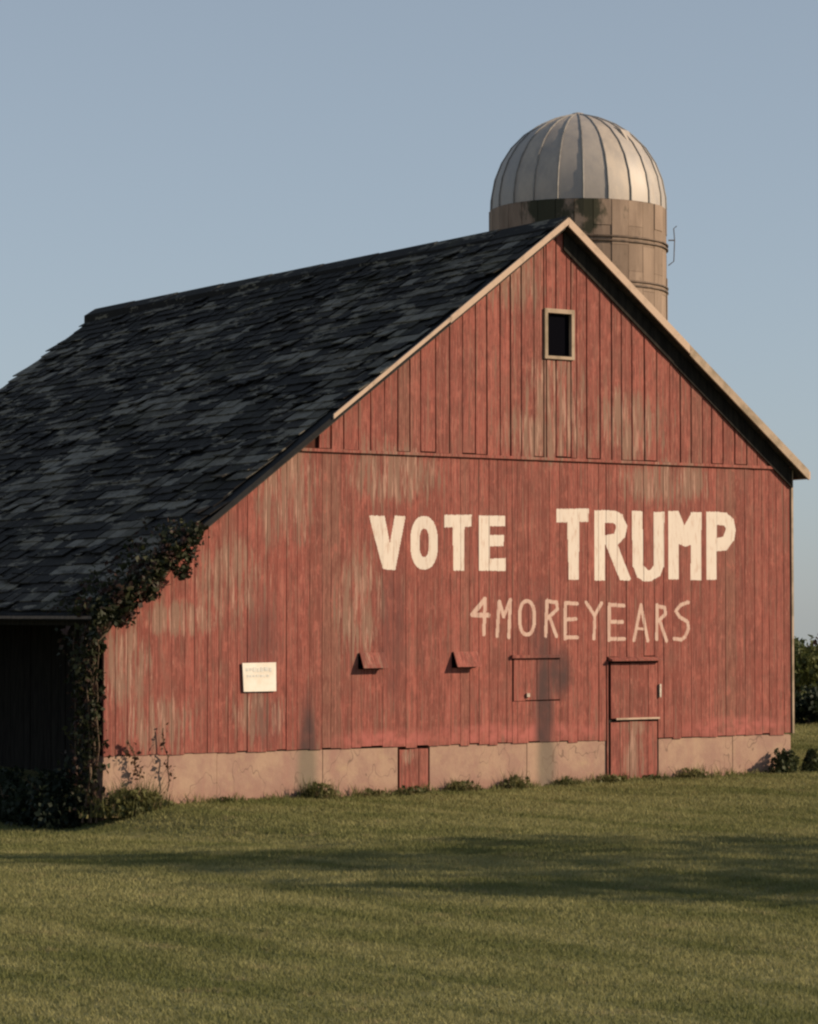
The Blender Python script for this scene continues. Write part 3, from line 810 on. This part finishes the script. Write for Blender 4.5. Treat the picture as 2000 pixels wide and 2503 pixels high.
# tone field: soft clusters that decide how bleached a shingle is
NZ = rng.random((40, 40))
def field(a, b):
    i, j = int(math.floor(a)), int(math.floor(b)); fa, fb = a - i, b - j
    fa, fb = fa * fa * (3 - 2 * fa), fb * fb * (3 - 2 * fb)
    g = lambda p, q: NZ[p % 40, q % 40]
    return (g(i, j) * (1 - fa) + g(i + 1, j) * fa) * (1 - fb) + (g(i, j + 1) * (1 - fa) + g(i + 1, j + 1) * fa) * fb
items = []
n_rows = int(slope_len / EXPO) + 1
base = Matrix(((0, -cp, -sp, 0), (1, 0, 0, 0), (0, -sp, cp, 0), (0, 0, 0, 1)))    # columns: along v, down the slope, out of the roof
for rr_ in range(n_rows):
    s = 0.12 + rr_ * EXPO
    if s + 0.30 > slope_len + 0.08: break
    v = -OV + random.uniform(-0.2, 0.05)
    last_tone = 0
    while v < VB - 0.05:
        k_ = random.choice((0, 0, 1, 1, 1, 2, 3)); w = shapes[k_][0]
        vc = v + w / 2
        v += w + random.uniform(0.004, 0.02)
        if vc - w / 2 < -OV - 0.03 or vc + w / 2 > VB + 0.04: continue
        t = 0.50 * field(vc * 0.42 + 3, s * 0.85 + 7) + 0.50 * field(vc * 1.1 + 20, s * 2.8 + 2)
        t += random.gauss(0, 0.10)
        t += 0.16 * max(0, 1 - vc / 3.0)                               # more wear near the gable edge
        t += 0.10 * max(0, (s - 6.0) / 5.0)
        if s < 1.25 and vc > 3.2: t = 0.22 + random.gauss(0, 0.05)      # newer dark strip under the ridge
        tone = 0 if t < 0.535 else 1 if t < 0.60 else 2 if t < 0.70 else 3
        if random.random() < 0.35 and v > 0 and s > 1.3: tone = last_tone
        last_tone = tone
        if random.random() < (0.05 if s > 1.3 else 0.0): continue      # shingle gone
        lift = max(0, random.gauss(0.012, 0.012)) + (0.05 if random.random() < 0.05 else 0)
        twist = random.gauss(0, 0.025) + (random.gauss(0, 0.12) if random.random() < 0.05 else 0)
        u = UA - s * cp; z = roof_z(u) - 0.034
        Mx = Matrix.Translation((u, vc, z + 0.012 / cp)) @ base @ Matrix.Rotation(twist, 4, 'Z') @ Matrix.Rotation(lift / 0.4 + 0.02, 4, 'X')
        wp = ORG + UX * u + VX * vc + Vector((0, 0, z))
        inframe = abs(wp.x / wp.y) < 0.157
        items.append((wp.length if inframe else 999, k_, tone, Mx))
items.sort(key=lambda q: q[0])
first = None
for d, k_, tone, Mx in items[:295]:
    if first is None:
        o = bpy.data.objects.new('shingle', sh_me[k_]); first = o
    else:
        o = first.copy(); o.data = sh_me[k_]
    C.objects.link(o); o.parent = roof; o.matrix_parent_inverse = Matrix.Identity(4); o.matrix_local = Mx
    o.material_slots[0].link = 'OBJECT'; o.material_slots[0].material = M_SH[tone]
V, F, MI = [], [], []
for d, k_, tone, Mx in items[295:]:
    b0 = len(V)
    V += [tuple(Mx @ Vector(p)) for p in shingle_verts(*shapes[k_])]
    F += [tuple(b0 + i for i in f) for f in HEXF]; MI += [tone] * 6
rest = py_mesh('shingle', V, F, M_SH, roof); rest.data.polygons.foreach_set('material_index', MI); rest['kind'] = 'stuff'
# far slope, seen only edge-on
V, F = [], []
for rr_ in range(int((ER - UA) / math.cos(math.atan(SR)) / 0.3)):
    s = 0.1 + rr_ * 0.3; c2 = math.cos(math.atan(SR))
    u0, u1 = UA + s * c2, UA + (s + 0.36) * c2
    if u1 > ER + 0.06: break
    b0 = len(V)
    for (uu, dz) in ((u0, -0.03), (u1, -0.03), (u1, 0.0), (u0, -0.022)):
        V += [(uu, -OV - 0.02, roof_z(uu) + dz + 0.004), (uu, VB, roof_z(uu) + dz + 0.004)]
    F += [(b0, b0 + 2, b0 + 3, b0 + 1), (b0 + 4, b0 + 6, b0 + 7, b0 + 5), (b0 + 2, b0 + 4, b0 + 5, b0 + 3), (b0, b0 + 6, b0 + 4, b0 + 2), (b0 + 1, b0 + 3, b0 + 5, b0 + 7)]
o = py_mesh('shingle_course', V, F, M_SH[1], roof); o['kind'] = 'stuff'
# ridge cap
v0 = -OV
while v0 < VB - 0.1:
    e = min(v0 + 1.9, VB + 0.03); pb = MB()
    pb.prism([(UA - 0.26, roof_z(UA - 0.26) + 0.005), (UA, ZA + 0.0), (UA + 0.2, roof_z(UA + 0.2) + 0.005), (UA + 0.2, roof_z(UA + 0.2) + 0.05), (UA, ZA + 0.04 + 0.006 * v0), (UA - 0.26, roof_z(UA - 0.26) + 0.04 + 0.008 * v0)], v0 + 0.0, e - 0.006)
    o = pb.build('ridge_cap', M_SH[0], roof)
    v0 = e

# ------------------------------------------------------------------ sign on the gable
mb = MB()
sg = empty('wall_sign', ORG + UX * 2.6 - VX * 0.02 + Vector((0, 0, 1.66)), TH, 'small square white sign nailed to the left part of the barn wall', 'sign')
mb.hexa([(-0.275, -0.02, 0.0), (0.29, -0.02, 0.0), (0.29, -0.004, 0.0), (-0.275, -0.004, 0.0), (-0.30, -0.02, 0.43), (0.285, -0.02, 0.435), (0.285, -0.004, 0.435), (-0.30, -0.004, 0.43)])
mb.build('sign_panel', make_simple('sign_white', (0.82, 0.76, 0.68), (0.74, 0.66, 0.56), 5.0, (1, 1, 1), 0.6, 0.05, 0.002), sg)
mb = MB()
x = -0.24
for wd in (0.06, 0.05, 0.07, 0.05, 0.06, 0.08, 0.05):        # worn, unreadable print
    mb.box(x, x + wd - 0.012, -0.0235, -0.0205, 0.30 + random.uniform(-0.01, 0.01), 0.36 + random.uniform(-0.01, 0.01)); x += wd + 0.006
x = -0.22
for wd in (0.09, 0.05, 0.06, 0.10, 0.05):
    mb.box(x, x + wd - 0.012, -0.0235, -0.0205, 0.22, 0.255 + random.uniform(-0.006, 0.006)); x += wd + 0.01
mb.build('worn_print', make_simple('faded_print', (0.56, 0.56, 0.53), (0.72, 0.68, 0.62), 25.0, (1, 1, 1), 0.6, 0, 0.001), sg)

# ------------------------------------------------------------------ silo
SX, SY, SR_, RIM = 4.02, 63.7, 2.10, 12.37
silo = empty('silo', (SX, SY, float(gz(SX, SY))), 0, 'concrete stave silo with ribbed metal dome rising behind the barn', 'silo')
z_base = float(gz(SX, SY))
NS = 30
def arc_block(mbx, a0, a1, r0, r1, z0, z1, n=2):
    for i in range(n):
        p, q = a0 + (a1 - a0) * i / n, a0 + (a1 - a0) * (i + 1) / n
        mbx.hexa([(r0 * math.cos(p), r0 * math.sin(p), z0), (r1 * math.cos(p), r1 * math.sin(p), z0), (r1 * math.cos(q), r1 * math.sin(q), z0), (r0 * math.cos(q), r0 * math.sin(q), z0),
                  (r0 * math.cos(p), r0 * math.sin(p), z1), (r1 * math.cos(p), r1 * math.sin(p), z1), (r1 * math.cos(q), r1 * math.sin(q), z1), (r0 * math.cos(q), r0 * math.sin(q), z1)])
rim = RIM - z_base
for i in range(NS):
    a0, a1 = 2 * math.pi * i / NS, 2 * math.pi * (i + 1) / NS
    zt_ = rim
    for j in range(4):
        h = 1.04 if (i % 2 == 0 or j) else 0.60
        pb = MB(); rj = SR_ + random.gauss(0, 0.006)
        arc_block(pb, a0 + 0.003, a1 - 0.003, rj - 0.09, rj, zt_ - h + 0.006, zt_)
        pb.build('stave', M_STAVE, silo)
        zt_ -= h
pb = MB()
for i in range(NS):
    top = rim - (4.16 if i % 2 == 0 else 3.72)
    z = top
    while z > 0.05:
        arc_block(pb, 2 * math.pi * i / NS + 0.003, 2 * math.pi * (i + 1) / NS - 0.003, SR_ - 0.09, SR_ + random.gauss(0, 0.006), max(z - 1.04, -0.3) + 0.006, z)
        z -= 1.04
o = pb.build('stave', M_STAVE, silo); o['kind'] = 'stuff'
pb = MB(); 
N_ = 32
pb.v = [((SR_ - 0.095) * math.cos(2 * math.pi * i / N_), (SR_ - 0.095) * math.sin(2 * math.pi * i / N_), z) for z in (-0.3, rim - 0.02) for i in range(N_)]
pb.f = [(i, (i + 1) % N_, N_ + (i + 1) % N_, N_ + i) for i in range(N_)]; pb.mi = [0] * N_
pb.build('inner_drum', M_BACK, silo)
z = rim - 0.95
while z > 0.3:
    for k_, dz in enumerate((0.0, 0.10)):
        pb = MB(); arc = [((SR_ + 0.02) * math.cos(2 * math.pi * i / 40), (SR_ + 0.02) * math.sin(2 * math.pi * i / 40), z + dz) for i in range(41)]
        pb.tube(arc, 0.026, 5); pb.build('hoop', M_STEEL, silo)
    z -= 1.02
ND = 22
DOME = [(0.0, 2.08), (0.25, 2.07), (0.62, 1.99), (0.98, 1.83), (1.30, 1.60), (1.58, 1.29), (1.78, 0.95), (1.93, 0.58), (2.02, 0.22), (2.05, 0.06)]
DOME = [(z_ * 1.13, r_) for z_, r_ in DOME]
first_a = -math.pi / 2 - 0.004
for i in range(ND):
    a0 = first_a + 2 * math.pi * i / ND; a1 = first_a + 2 * math.pi * (i + 1) / ND
    V, F = [], []
    for (zz_, r_) in DOME:
        for q in range(3):
            a = a0 + (a1 - a0) * q / 2
            rr2 = r_ * (1.0 if q != 1 else 0.995)
            V.append((rr2 * math.cos(a), rr2 * math.sin(a), rim + zz_ + 0.01))
    n_ = len(DOME)
    for j in range(n_ - 1):
        for q in range(2):
            F.append((j * 3 + q, j * 3 + q + 1, (j + 1) * 3 + q + 1, (j + 1) * 3 + q))
    py_mesh('dome_panel', V, F, M_DOME, silo, True)
    pb = MB(); pb.tube([((r_ + 0.012) * math.cos(a0), (r_ + 0.012) * math.sin(a0), rim + zz_ + 0.01) for zz_, r_ in DOME], 0.019, 5)
    pb.build('dome_seam', M_SEAM, silo)
pb = MB(); pb.tube([(0, 0, rim + 2.29), (0, 0, rim + 2.35), (0, 0, rim + 2.38)], [0.20, 0.14, 0.03], 12); pb.build('dome_cap', M_DOME, silo)
pb = MB(); a_ = R(-40); pb.hexa([Matrix.Rotation(a_, 3, 'Z') @ Vector(p) for p in [(1.22, -0.16, rim + 1.60), (1.56, -0.16, rim + 1.50), (1.56, 0.16, rim + 1.50), (1.22, 0.16, rim + 1.60), (1.16, -0.16, rim + 1.88), (1.36, -0.16, rim + 1.80), (1.36, 0.16, rim + 1.80), (1.16, 0.16, rim + 1.88)]])
pb.build('dome_hatch', M_DOME, silo)
pb = MB()
lx = SR_ + 0.16
pb.tube([(lx - 0.13, -0.15, rim - 1.3), (lx, -0.15, rim - 1.2), (lx + 0.02, -0.15, rim - 0.7), (lx, -0.15, rim - 0.42), (lx + 0.07, -0.15, rim - 0.36)], 0.012, 5)
pb.tube([(lx - 0.13, -0.15, rim - 0.7), (lx + 0.02, -0.15, rim - 0.7)], 0.016, 5)
pb.build('filler_pipe', M_STEEL, silo)

# ------------------------------------------------------------------ plants
def P(u, v, z=None):
    q = ORG + UX * u + VX * v
    q.z = float(gz(q.x, q.y)) if z is None else z
    return q

def blades_mesh(w, h, n, wall, mat, root):
    x = rng.normal(size=n) * w * 0.40; y = np.minimum(rng.normal(size=n) * 0.10, wall - 0.05)
    hh = h * (0.25 + 0.75 * rng.random(n)) * np.exp(-(x / w) ** 2) * (0.75 + 0.35 * np.sin(x * 17 + w * 40))
    a = rng.random(n) * 6.283; b_ = 0.008 + 0.004 * rng.random(n)
    lx, ly = rng.normal(size=n) * 0.38 * hh, rng.normal(size=n) * 0.25 * hh
    V = np.empty((n, 3, 3))
    V[:, 0] = np.stack([x - b_ * np.cos(a), y - b_ * np.sin(a), x * 0 - 0.03], 1)
    V[:, 1] = np.stack([x + b_ * np.cos(a), y + b_ * np.sin(a), x * 0 - 0.03], 1)
    V[:, 2] = np.stack([x + lx, np.minimum(y + ly, wall - 0.03), hh], 1)
    return tag(py_mesh('grass_blades', V.reshape(-1, 3), [(3 * i, 3 * i + 1, 3 * i + 2) for i in range(n)], mat, root), kind='stuff')

def weed(u, v, w, h, n, label, mat=M_WEED, cat='weeds', name='weed_clump', leaf=0.055, blades=None):
    o0 = P(u, v)
    root = empty(name, o0, TH, label, cat, 'weeds along the foot of the barn wall' if name == 'weed_clump' else None)
    n = int(n * 1.7)
    c = rng.normal(size=(n, 3)) * [w * 0.36, 0.09 + w * 0.12, 0.0]
    c[:, 2] = rng.random(n) * h * 0.85 * np.exp(-1.6 * (c[:, 0] / w) ** 2)
    c[:, 1] = np.minimum(c[:, 1], 0.0 - v - 0.03)
    if name != 'bush': c = c[: int(n * 0.45)] * [1, 1, 0.7]
    leaf_mesh('foliage', c, leaf, mat, root, up=0.6)
    if name != 'bush': blades_mesh(w, h, int(n * 0.9), -v, mat, root)
    return root
weed(3.52, -0.22, 0.42, 0.42, 420, 'dark weed clump at the foot of the left dark strip')
weed(4.55, -0.15, 0.38, 0.20, 160, 'low brown weed tuft on the concrete left of the small footing hatch')
weed(5.25, -0.16, 0.45, 0.22, 200, 'low green weeds right in front of the small footing hatch')
weed(6.22, -0.16, 0.40, 0.28, 230, 'brownish weed tuft just right of the small footing hatch')
weed(7.25, -0.14, 0.36, 0.36, 200, 'thin tall weed tuft beneath the left edge of the wall hatch')
weed(8.35, -0.14, 0.40, 0.22, 150, 'sparse dry weed tuft at the foot of the right dark strip')
weed(9.15, -0.22, 0.42, 0.22, 240, 'dark green weed tuft at the left jamb of the door')
weed(10.05, -0.18, 0.35, 0.13, 120, 'very low weeds at the right foot of the door')
weed(10.85, -0.18, 0.45, 0.30, 260, 'green weed mound on the grass just right of the door')
weed(1.95, -0.16, 0.35, 0.12, 90, 'smallest weed tuft below the white sign')
weed(12.80, -0.28, 0.27, 0.50, 480, 'small round dark green bush before the right end of the footing', M_BUSH, 'bush', 'bush', 0.06)
weed(13.60, -0.05, 0.27, 0.48, 480, 'small dark bush just beyond the right corner of the barn', M_BUSH, 'bush', 'bush', 0.06)
weed(0.35, -0.30, 0.75, 0.62, 900, 'tangle of green weeds at the left front corner of the barn', M_WEED, 'weeds', 'weed_clump', 0.07, 30)

def shade_bramble():  # foliage added to darken the ground at the bay, in place of shade
    root = empty('shade_bramble', P(-0.45, 2.2), TH, 'added dark thicket standing in for shade at the foot of the open bay', 'shade_bramble')
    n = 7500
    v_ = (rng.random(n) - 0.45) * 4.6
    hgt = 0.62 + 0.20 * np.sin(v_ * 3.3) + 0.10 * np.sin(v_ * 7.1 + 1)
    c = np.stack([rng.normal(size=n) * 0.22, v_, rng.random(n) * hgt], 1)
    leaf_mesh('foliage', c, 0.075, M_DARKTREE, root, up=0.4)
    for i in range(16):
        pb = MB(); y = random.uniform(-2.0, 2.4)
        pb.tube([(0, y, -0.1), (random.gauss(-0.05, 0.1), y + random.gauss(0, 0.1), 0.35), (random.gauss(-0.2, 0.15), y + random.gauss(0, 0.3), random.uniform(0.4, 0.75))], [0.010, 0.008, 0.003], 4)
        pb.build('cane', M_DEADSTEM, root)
shade_bramble()

# climbing vine over the left front corner and up the rake
def vine():
    root = empty('climbing_vine', P(-0.1, -0.15), TH, 'dark leafy vine climbing the left front corner of the barn onto the roof edge', 'vine')
    zz0 = root.location.z
    pts = []
    # curtain on the corner
    n = 1500
    z = rng.random(n) ** 0.9 * 2.75
    u = -0.16 + rng.normal(size=n) * (0.10 + 0.03 * np.sin(z * 3)); v_ = 0.10 + rng.random(n) ** 1.8 * 0.50 - 0.16
    u = np.where(v_ > 0.0, np.minimum(u, -0.06), np.minimum(u, 0.02 + 0.05 * np.sin(z * 2.3)))
    u = u - 0.10 * (v_ > 0)
    pts.append(np.stack([u, v_, z - 0.1], 1))
    # mass lying along the rake and hanging over the wall
    n = 4600
    t = rng.random(n) ** 1.2 * 1.75 - 0.30
    ztop = ZA - SL * (UA - t)
    hang = np.interp(t, [-0.3, 0.1, 0.4, 0.7, 0.95, 1.2, 1.45], [0.60, 0.52, 0.58, 0.66, 0.62, 0.72, 0.25])
    lump = 0.75 + 0.35 * np.sin(t * 9.0) * np.sin(t * 4.1 + 1)
    front = rng.random(n) < 0.55
    d = rng.random(n)
    uu = t + rng.normal(size=n) * 0.05
    vv = np.where(front, -OV - 0.02 - np.abs(rng.normal(size=n)) * 0.09, -OV + rng.random(n) ** 1.5 * 1.8)
    zz = np.where(front, ztop + 0.06 - d * hang * lump, ztop + np.abs(rng.normal(size=n)) * 0.07)
    ok = front | (rng.random(n) < np.clip(1.15 - (vv + OV) / 1.5, 0.12, 1))
    pts.append(np.stack([uu, vv, zz], 1)[ok])
    a = np.concatenate(pts)
    # clump the leaves so gaps and bunches show
    hsh = np.sin(a[:, 0] * 11.3 + 2 * np.sin(a[:, 2] * 5.1)) * np.sin(a[:, 2] * 9.7 + a[:, 1] * 7.0)
    a = a[(hsh > -0.55) | (rng.random(len(a)) < 0.35)]
    a -= [-0.1, -0.15, zz0]
    leaf_mesh('foliage', a, 0.078, M_VINE, root, up=-0.2)
    pb = MB()
    for i in range(9):
        u0, v0 = -0.16 + random.gauss(0, 0.05), random.uniform(-0.05, 0.55)
        line = []
        for z in np.linspace(-0.2, 2.7, 9):
            line.append((min(u0, -0.055) + random.gauss(0, 0.03) + 0.1, v0 + random.gauss(0, 0.05) + 0.15, z - zz0))
        pb.tube(line, [0.022 - 0.0018 * i_ for i_ in range(9)], 5)
    for i in range(5):
        line = []
        for t in np.linspace(-0.25, random.uniform(0.8, 1.35), 8):
            line.append((t + 0.1, -OV - 0.05 + random.gauss(0, 0.03) + 0.15, ZA - SL * (UA - t) - 0.12 - 0.08 * i + random.gauss(0, 0.05) - zz0))
        pb.tube(line, [0.016 - 0.0015 * i_ for i_ in range(8)], 5)
    pb.build('vine_stem', M_DEADSTEM, root)
vine()

def tendril(u, z_top, z_bot, label):
    root = empty('hanging_vine', P(u, -0.06), TH, label, 'vine', 'thin vines on the concrete footing')
    z0 = root.location.z
    line, lv = [], []
    x = 0.0
    for i, z in enumerate(np.linspace(z_top, z_bot, 12)):
        x += random.gauss(0.012, 0.02)
        line.append((x, random.gauss(-0.02, 0.008), z - z0))
        for q in range(random.choice((2, 3, 6))):
            lv.append((x + random.gauss(0, 0.045), -0.03 - random.random() * 0.04, z - z0 + random.gauss(0, 0.04)))
    pb = MB(); pb.tube(line, 0.009, 5); pb.build('vine_stem', M_DEADSTEM, root)
    leaf_mesh('foliage', np.array(lv), 0.06, make_leaf('dead_vine_leaves', (0.07, 0.04, 0.025), (0.12, 0.07, 0.04)), root, up=-0.3)
tendril(0.88, 1.15, 0.22, 'brown dead vine hanging down the footing, further from the corner')
tendril(0.36, 0.92, 0.45, 'short brown dead vine on the footing close to the left corner')

# trees beyond the right corner
def tree(name, x, y, trunk_h, crown, n, mat, label, cat='tree', leaf=0.2, group=None, limbs=6):
    z0 = float(gz(x, y))
    root = empty(name, (x, y, z0 - 0.05), random.uniform(0, 3), label, cat, group)
    pb = MB()
    top = max(c[2] for c in crown)
    pb.tube([(0, 0, -0.1), (0.04, 0.02, trunk_h * 0.5), (0.0, 0.06, trunk_h), (0.05, 0.0, top)], [0.05 * top ** 0.5 + 0.05, 0.045 * top ** 0.5 + 0.02, 0.04 * top ** 0.5, 0.02], 8)
    pb.build('trunk', M_BARK, root)
    ends = []
    pb = MB()
    for c in crown:
        ctr, rad = Vector(c[:3]), c[3]
        st_ = Vector((0, 0.04, trunk_h * random.uniform(0.6, 1.0)))
        pb.tube([st_, st_.lerp(ctr, 0.5) + Vector((random.gauss(0, 0.1), random.gauss(0, 0.1), 0.1)), ctr], [0.05, 0.035, 0.012], 5)
    pb.build('limb', M_BARK, root)
    pts = []
    per = n // len(crown)
    for c in crown:
        m_ = 26
        cc = rng.normal(size=(m_, 3)); cc /= np.linalg.norm(cc, axis=1)[:, None]
        cc = np.array(c[:3]) + cc * c[3] * (rng.random((m_, 1)) ** 0.4) * [1, 1, 0.85]
        which = rng.integers(0, m_, per)
        pts.append(cc[which] + rng.normal(size=(per, 3)) * c[3] * 0.20)
    a = np.concatenate(pts); a = a[a[:, 2] > 0.03]
    leaf_mesh('crown', a, leaf, mat, root)
    return root
tree('thicket', 9.75, 66.0, 0.5, [(0, 0, 0.50, 0.48), (0.7, 0.3, 0.48, 0.50), (-0.5, 0.2, 0.42, 0.42), (1.4, 0.4, 0.5, 0.5)], 4200, M_DARKTREE, 'dark rounded thicket just right of the barn corner', 'bush', 0.12)
tree('leafy_tree', 10.6, 73.0, 0.9, [(-0.3, 0, 1.4, 0.6), (-1.1, 0, 1.3, 0.55), (0.5, 0, 1.45, 0.6), (0.1, 0.2, 1.0, 0.8)], 4200, M_TREE, 'olive green tree behind the dark thicket beside the barn', 'tree', 0.13)
tree('purple_tree', 11.75, 74.5, 1.0, [(0, 0, 1.65, 0.7), (0.8, 0.1, 1.6, 0.75), (0.3, 0.2, 1.1, 0.8)], 3600, M_PURPLE, 'brownish purple leaved tree at the right edge beside the olive one', 'tree', 0.13)
# the tree that throws the long shadow across the lawn stands to the right of the view
tree('shade_tree', 20.0, 28.0, 3.0, [(0, 0, 8.4, 2.1), (0.6, 2.2, 7.6, 1.9), (-0.4, -2.2, 7.8, 2.0), (0.8, 0.2, 6.0, 2.0), (-0.8, 1.2, 9.8, 1.7), (0.2, -1.3, 10.4, 1.5), (0.3, 2.9, 5.9, 1.5), (-0.2, -2.8, 6.0, 1.6), (0.1, 0.6, 11.4, 1.0)], 2900, M_TREE, 'tall leafy tree right of the view whose shadow crosses the lawn', 'tree', 0.26)
tree('shade_tree', 21.5, 25.4, 3.0, [(0, 0, 8.0, 1.8), (0.6, 1.4, 7.2, 1.6), (-0.4, -1.3, 7.6, 1.5), (0.8, 0.2, 6.0, 1.7), (-0.3, 0.9, 9.4, 1.3)], 1400, M_TREE, 'smaller leafy tree right of the view, nearer than the tall one', 'tree', 0.26)
